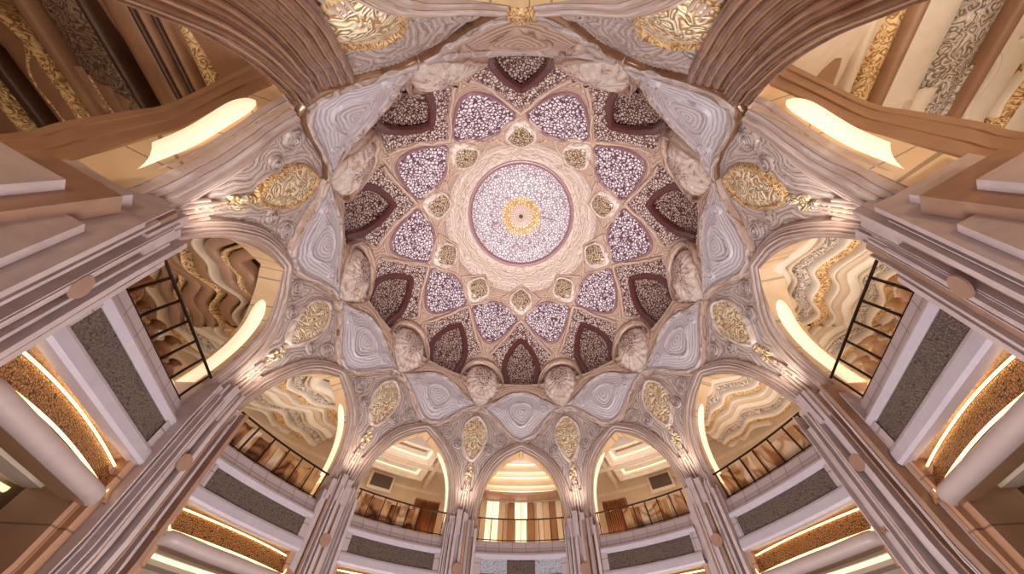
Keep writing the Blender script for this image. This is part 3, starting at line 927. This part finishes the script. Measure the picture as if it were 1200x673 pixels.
# ------------------------------------------------------------------ galleries behind the arches
GC = 9.75        # gallery ceiling
struct(mesh_obj('floor', *(lambda v: (v, [tuple(range(len(v)))]))([cyl(a, 18, -Z0) for a in range(0, 360, 6)]), FLOORM, origin=(0, 0, 0)))
BR = {0: 1.0, 36: 1.0, -36: .95, 72: 1.1, -72: .9, 108: 1.35, -108: .45, 144: 1.2, -144: .42, 180: .6}
for p in FULL:
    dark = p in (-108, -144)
    V, F, D = revolve(p, [(10.3, 4.84), (17.4, 4.84)] if abs(p) != 144 else [(10.3, 2.0), (19.2, 2.0)], -18, 18, 12); struct(mesh_obj('floor_gallery_' + WNAME[p], V, F, FLOORM, smooth=False))
    RW = 19.2 if abs(p) in (108, 144) else 17.4
    V, F, D = revolve(p, [(11.7, GC + .35), (RW, GC + .35)], -18, 18, 12)
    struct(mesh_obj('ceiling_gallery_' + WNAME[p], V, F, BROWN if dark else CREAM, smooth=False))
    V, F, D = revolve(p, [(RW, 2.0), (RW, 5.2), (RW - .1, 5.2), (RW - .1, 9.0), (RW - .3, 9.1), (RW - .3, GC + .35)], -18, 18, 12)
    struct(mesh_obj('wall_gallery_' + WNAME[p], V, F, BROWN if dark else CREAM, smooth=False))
    e = BR[p]
    light('AREA', cyl(p, 14.2, 5.1), K['gal'] * e, (1, .84, .66), 3.0, aim=cyl(p, 14.2, 12))  # unseen upward light added to brighten the gallery ceiling
    for sg in (1, -1):
        light('POINT', cyl(p + sg * 10.5, 11.35, 5.0) if abs(p) != 144 else cyl(p + sg * 9, 11.6, 3), K['intr'] * (.6 + .4 * e) * (2.5 if abs(p) == 144 else 1), WARM, .12)


def cbar(p, pts, wd, dep, mat, name, parent, z=GC):
    """moulding hung under the gallery ceiling along [(r, t)]"""
    P = np.array([(r * math.sin((p + t) * RAD), r * math.cos((p + t) * RAD)) for r, t in pts]); T = np.gradient(P, axis=0)
    T /= np.hypot(T[:, 0], T[:, 1])[:, None]; Nn = np.stack([T[:, 1], -T[:, 0]], -1); V = []
    for a, b in ((-.5, .35), (-.5, 0), (-.4, -dep * .6), (-.15, -dep), (.15, -dep), (.4, -dep * .6), (.5, 0), (.5, .35)):
        q = P + Nn * a * wd; V += [(x, y, z + b + Z0) for x, y in q]
    return mesh_obj(name, V, grid(8, len(P)), mat, parent)


def ctray(p, r0, r1, t0, t1, parent, nm):
    """coffer: nested rectangular frames with a lit slot"""
    def loop(i): return [(r0 + i, t0 + i / 14 / RAD), (r1 - i, t0 + i / 14 / RAD), (r1 - i, t1 - i / 14 / RAD), (r0 + i, t1 - i / 14 / RAD)]
    def rowsof(spec, mat, name):
        V = []
        for ins, z in spec:
            lp = loop(ins)
            for k in range(4):
                a, b = lp[k], lp[(k + 1) % 4]
                for u in np.linspace(0, 1, 6, endpoint=False):
                    V.append(cyl(p + a[1] + (b[1] - a[1]) * u, a[0] + (b[0] - a[0]) * u, z))
        mesh_obj(name, V, grid(len(spec), 24, True), mat, parent, smooth=False)
    rowsof([(-.1, GC + .35), (-.1, GC - .12), (.1, GC - .16), (.16, GC), (.3, GC), (.34, GC + .12)], CREAM2, 'outer_frame')
    rowsof([(.34, GC + .12), (.36, GC + .2), (.42, GC + .22)], COVE, 'glow_line')
    rowsof([(.42, GC + .22), (.5, GC + .1), (.62, GC + .1), (.7, GC + .3)], CREAM2, 'inner_frame')


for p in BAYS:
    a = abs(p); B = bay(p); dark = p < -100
    g = thing('gallery_ceiling', f'decorated ceiling seen through {B}', 'ceiling', cyl(p, 14, GC), None)
    if a == 0:
        g['label'] = 'cream gallery ceiling in long lit steps seen through the bottom centre arch'
        for r, wd, dp in ((12.1, .5, .1), (12.9, .55, .25), (13.9, .5, .15), (14.8, .6, .3), (15.9, .5, .2)):
            cbar(p, [(r, t) for t in np.linspace(-17, 17, 20)], wd, dp, CREAM2 if dp < .22 else CREAM, 'step', g)
        for r in (12.48, 13.4, 14.35, 15.4):
            cbar(p, [(r, t) for t in np.linspace(-13, 13, 20)], .07, .03, COVE, 'glow_line', g)
        vl = revolve(p, [(17.0, 9.75), (16.4, 9.7), (16.05, 9.5), (16.0, 9.3), (16.2, 9.15), (16.6, 9.1), (17.0, 9.15)], -10, 10, 24)
        o = thing('curved_valance', 'curved bronze valance with a lit edge above the windows, bottom centre arch', 'valance', cyl(p, 16.4, 7.3))
        mesh_obj('bronze_band', vl[0], vl[1], PIER2, o)
        vl = revolve(p, [(16.0, 9.42), (15.96, 9.36), (16.0, 9.3)], -9, 9, 24); mesh_obj('glow_line', vl[0], vl[1], COVEW, o)
    elif a == 36:
        g['label'] = f'coffered cream gallery ceiling with lit trays seen through {B}'
        for r0, r1 in ((12.0, 14.0), (14.6, 16.3)):
            ctray(p, r0, r1, -8.5, 8.5, g, 'coffer')
        for t in (-10.5, 10.5): cbar(p, [(r, t) for r in np.linspace(11.8, 17.2, 10)], .35, .2, CREAM, 'beam', g)
        cbar(p, [(14.3, t) for t in np.linspace(-17, 17, 20)], .35, .22, CREAM, 'beam', g)
    elif a in (72, 108):
        g['label'] = f'{"brown" if dark else "cream"} gallery ceiling of flowing wave mouldings seen through {B}'
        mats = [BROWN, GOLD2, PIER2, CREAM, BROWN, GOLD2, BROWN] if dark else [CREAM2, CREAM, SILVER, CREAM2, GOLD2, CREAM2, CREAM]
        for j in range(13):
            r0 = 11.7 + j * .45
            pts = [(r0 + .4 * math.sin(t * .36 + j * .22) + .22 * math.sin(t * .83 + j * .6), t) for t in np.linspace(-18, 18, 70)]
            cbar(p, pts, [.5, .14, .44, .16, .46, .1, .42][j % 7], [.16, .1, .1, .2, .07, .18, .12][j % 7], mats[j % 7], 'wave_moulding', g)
    else:
        g['label'] = f'{"brown" if dark else "cream"} gallery ceiling with straight beams and textured bands seen through {B}'
        sg = 1 if p > 0 else -1
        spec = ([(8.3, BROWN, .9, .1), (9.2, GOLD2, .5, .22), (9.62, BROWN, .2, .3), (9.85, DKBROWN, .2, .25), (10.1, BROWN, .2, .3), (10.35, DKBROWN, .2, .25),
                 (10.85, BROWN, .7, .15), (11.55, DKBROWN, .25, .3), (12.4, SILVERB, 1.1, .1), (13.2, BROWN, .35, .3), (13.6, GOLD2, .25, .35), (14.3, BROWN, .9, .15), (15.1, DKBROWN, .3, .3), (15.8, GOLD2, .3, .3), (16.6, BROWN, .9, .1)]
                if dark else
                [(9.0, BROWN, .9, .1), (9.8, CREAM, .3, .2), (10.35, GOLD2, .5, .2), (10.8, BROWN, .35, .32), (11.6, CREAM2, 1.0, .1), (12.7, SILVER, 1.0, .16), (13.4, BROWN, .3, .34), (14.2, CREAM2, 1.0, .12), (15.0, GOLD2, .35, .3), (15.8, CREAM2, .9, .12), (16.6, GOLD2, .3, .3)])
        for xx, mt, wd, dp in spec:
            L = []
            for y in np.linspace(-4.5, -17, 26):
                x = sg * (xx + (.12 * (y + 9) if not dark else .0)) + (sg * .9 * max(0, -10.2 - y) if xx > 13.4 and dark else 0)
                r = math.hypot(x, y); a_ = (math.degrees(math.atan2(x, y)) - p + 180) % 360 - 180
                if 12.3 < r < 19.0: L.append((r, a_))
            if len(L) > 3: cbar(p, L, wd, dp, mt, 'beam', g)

# windows behind the bottom arch
for j, t in enumerate((-7.4, 0, 7.4)):
    wn = struct(thing('window_' + str(j + 1), '', '', cyl(t, 17.25, 6.4))); del wn['label']; del wn['category']
    bx = pbox(0, t - 3.4, t + 3.4, 6.4, 9.15, 17.2, 17.3, 3, 1); wf = mesh_obj('window_frame', bx[0], bx[1], PIER2, wn, smooth=False)
    for a_ in range(4):
        mt = PANE if (j, a_) in ((0, 1), (0, 2), (1, 1), (1, 2)) else [CREAM, BROWN, CREAM2][(j + a_) % 3]
        bx = pbox(0, t - 3.3 + a_ * 1.68, t - 1.75 + a_ * 1.68, 6.5, 9.05, 17.1, 17.2, 2, 1); mesh_obj('pane', bx[0], bx[1], mt, wf, smooth=False)

# curtains and wall screens at the two arches beside the centre
for p in (36, -36):
    sg = -1 if p > 0 else 1
    T = np.linspace(sg * 6.2, sg * 12.8, 120); V = []
    for h in (4.9, 6.0, 7.2):
        for i, t in enumerate(T): V.append(cyl(p + t, 12.6 + .13 * math.sin(i * .62), h))
    o = mesh_obj('curtain', V, grid(3, 120), CURT)
    m_ = o.modifiers.new('s', 'SOLIDIFY'); m_.thickness = .02
    tag(o, f'pleated brown curtain behind the railing of {bay(p)}', 'curtain', 'brown gallery curtains')
    o = thing('wall_screen', f'dark framed screen on the gallery wall through {bay(p)}', 'screen', cyl(p - sg, 16.9, 8.45), 'dark screens')
    bx = pbox(p, -sg - 3.0, -sg + 3.0, 8.45, 9.4, 17.0, 17.12, 4, 1); mesh_obj('frame', bx[0], bx[1], CREAM2, o, smooth=False)
    bx = pbox(p, -sg - 2.5, -sg + 2.5, 8.6, 9.28, 16.94, 17.0, 4, 1); mesh_obj('dark_panel', bx[0], bx[1], GREY, o, smooth=False)

# upright marble slabs standing behind the railings
SLAB = gold('gold_veined_marble', 1.0, (206, 160, 106), (160, 108, 64), .25, .05, .15, 2.2, (226, 188, 138))
SLAB2 = gold('cream_veined_marble', 1.0, (228, 202, 168), (196, 152, 108), .25, .05, .15, 2.2, (244, 226, 200))
SLAB3 = gold('brown_veined_marble', 1.0, (146, 98, 60), (92, 56, 34), .25, .05, .15, 2.2, (190, 140, 92))
VGOLD = plain('golden_glaze', (212, 172, 126), .25, .35, .15)
VBROWN = plain('brown_glaze', (132, 88, 54), .25, .3, .15)
for p in (36, -36, 72, -72):
    rng = random.Random(p + 500)
    t = -12.4 if p != 36 else -5.6
    end = 12.4 if p != -36 else 5.6
    k = 0
    while t < end - 1:
        wv = min(rng.uniform(1.7, 2.8), end - t); h1 = 5.92 + rng.uniform(-.12, .08)
        bx = pbox(p, t, t + wv - .12, 4.86, h1, 10.42 + rng.uniform(0, .1), 10.75, 2, 1)
        mt = [SLAB, SLAB2, SLAB3][rng.choice([0, 1, 1, 2, 0])]
        cn = {SLAB: 'gold', SLAB2: 'cream', SLAB3: 'brown'}[mt]; k += 1
        o = mesh_obj('marble_slab', bx[0], bx[1], mt, smooth=False)
        od = ['first', 'second', 'third', 'fourth', 'fifth', 'sixth', 'seventh', 'eighth', 'ninth', 'tenth', 'eleventh', 'twelfth', 'thirteenth', 'fourteenth', 'fifteenth'][k - 1]
        tag(o, f'{od} veined {cn} slab from the left behind the railing of {bay(p)}', 'slab', 'marble slabs behind the railings')
        t += wv

# vases behind the railings of the two middle arches
for p in (108, -108):
    for j, t in enumerate((-9.5, -5.8, -2, 2, 5.8, 9.5)):
        s = 1 + .12 * math.sin(j * 2.1)
        prof = [(.0, 0), (.16, .0), (.14, .05), (.1, .1), (.22, .22), (.34, .42), (.36, .58), (.28, .76), (.14, .88), (.12, .96), (.2, 1.04), (.18, 1.05), (.08, .95), (0.01, .9)]
        bx_, by_, bz_ = cyl(p + t, 10.85, 4.86)
        V = [(bx_ + r * s * math.cos(q), by_ + r * s * math.sin(q), bz_ + z * s) for r, z in prof for q in np.linspace(0, 2 * math.pi, 20, endpoint=False)]
        o = mesh_obj('vase', V, grid(len(prof), 20, True), VGOLD if p > 0 else VBROWN)
        od = ['nearest to', 'second from', 'third from', 'fourth from', 'fifth from', 'sixth from'][j if p < 0 else j]
        dn = 'lower' if True else ''
        tag(o, f'round {"golden" if p > 0 else "brown"} vase behind the railing, {od} the lower end of {bay(p)}', 'vase', 'vases on the balconies')

for o in bpy.data.objects:
    if '_o' in o: del o['_o']
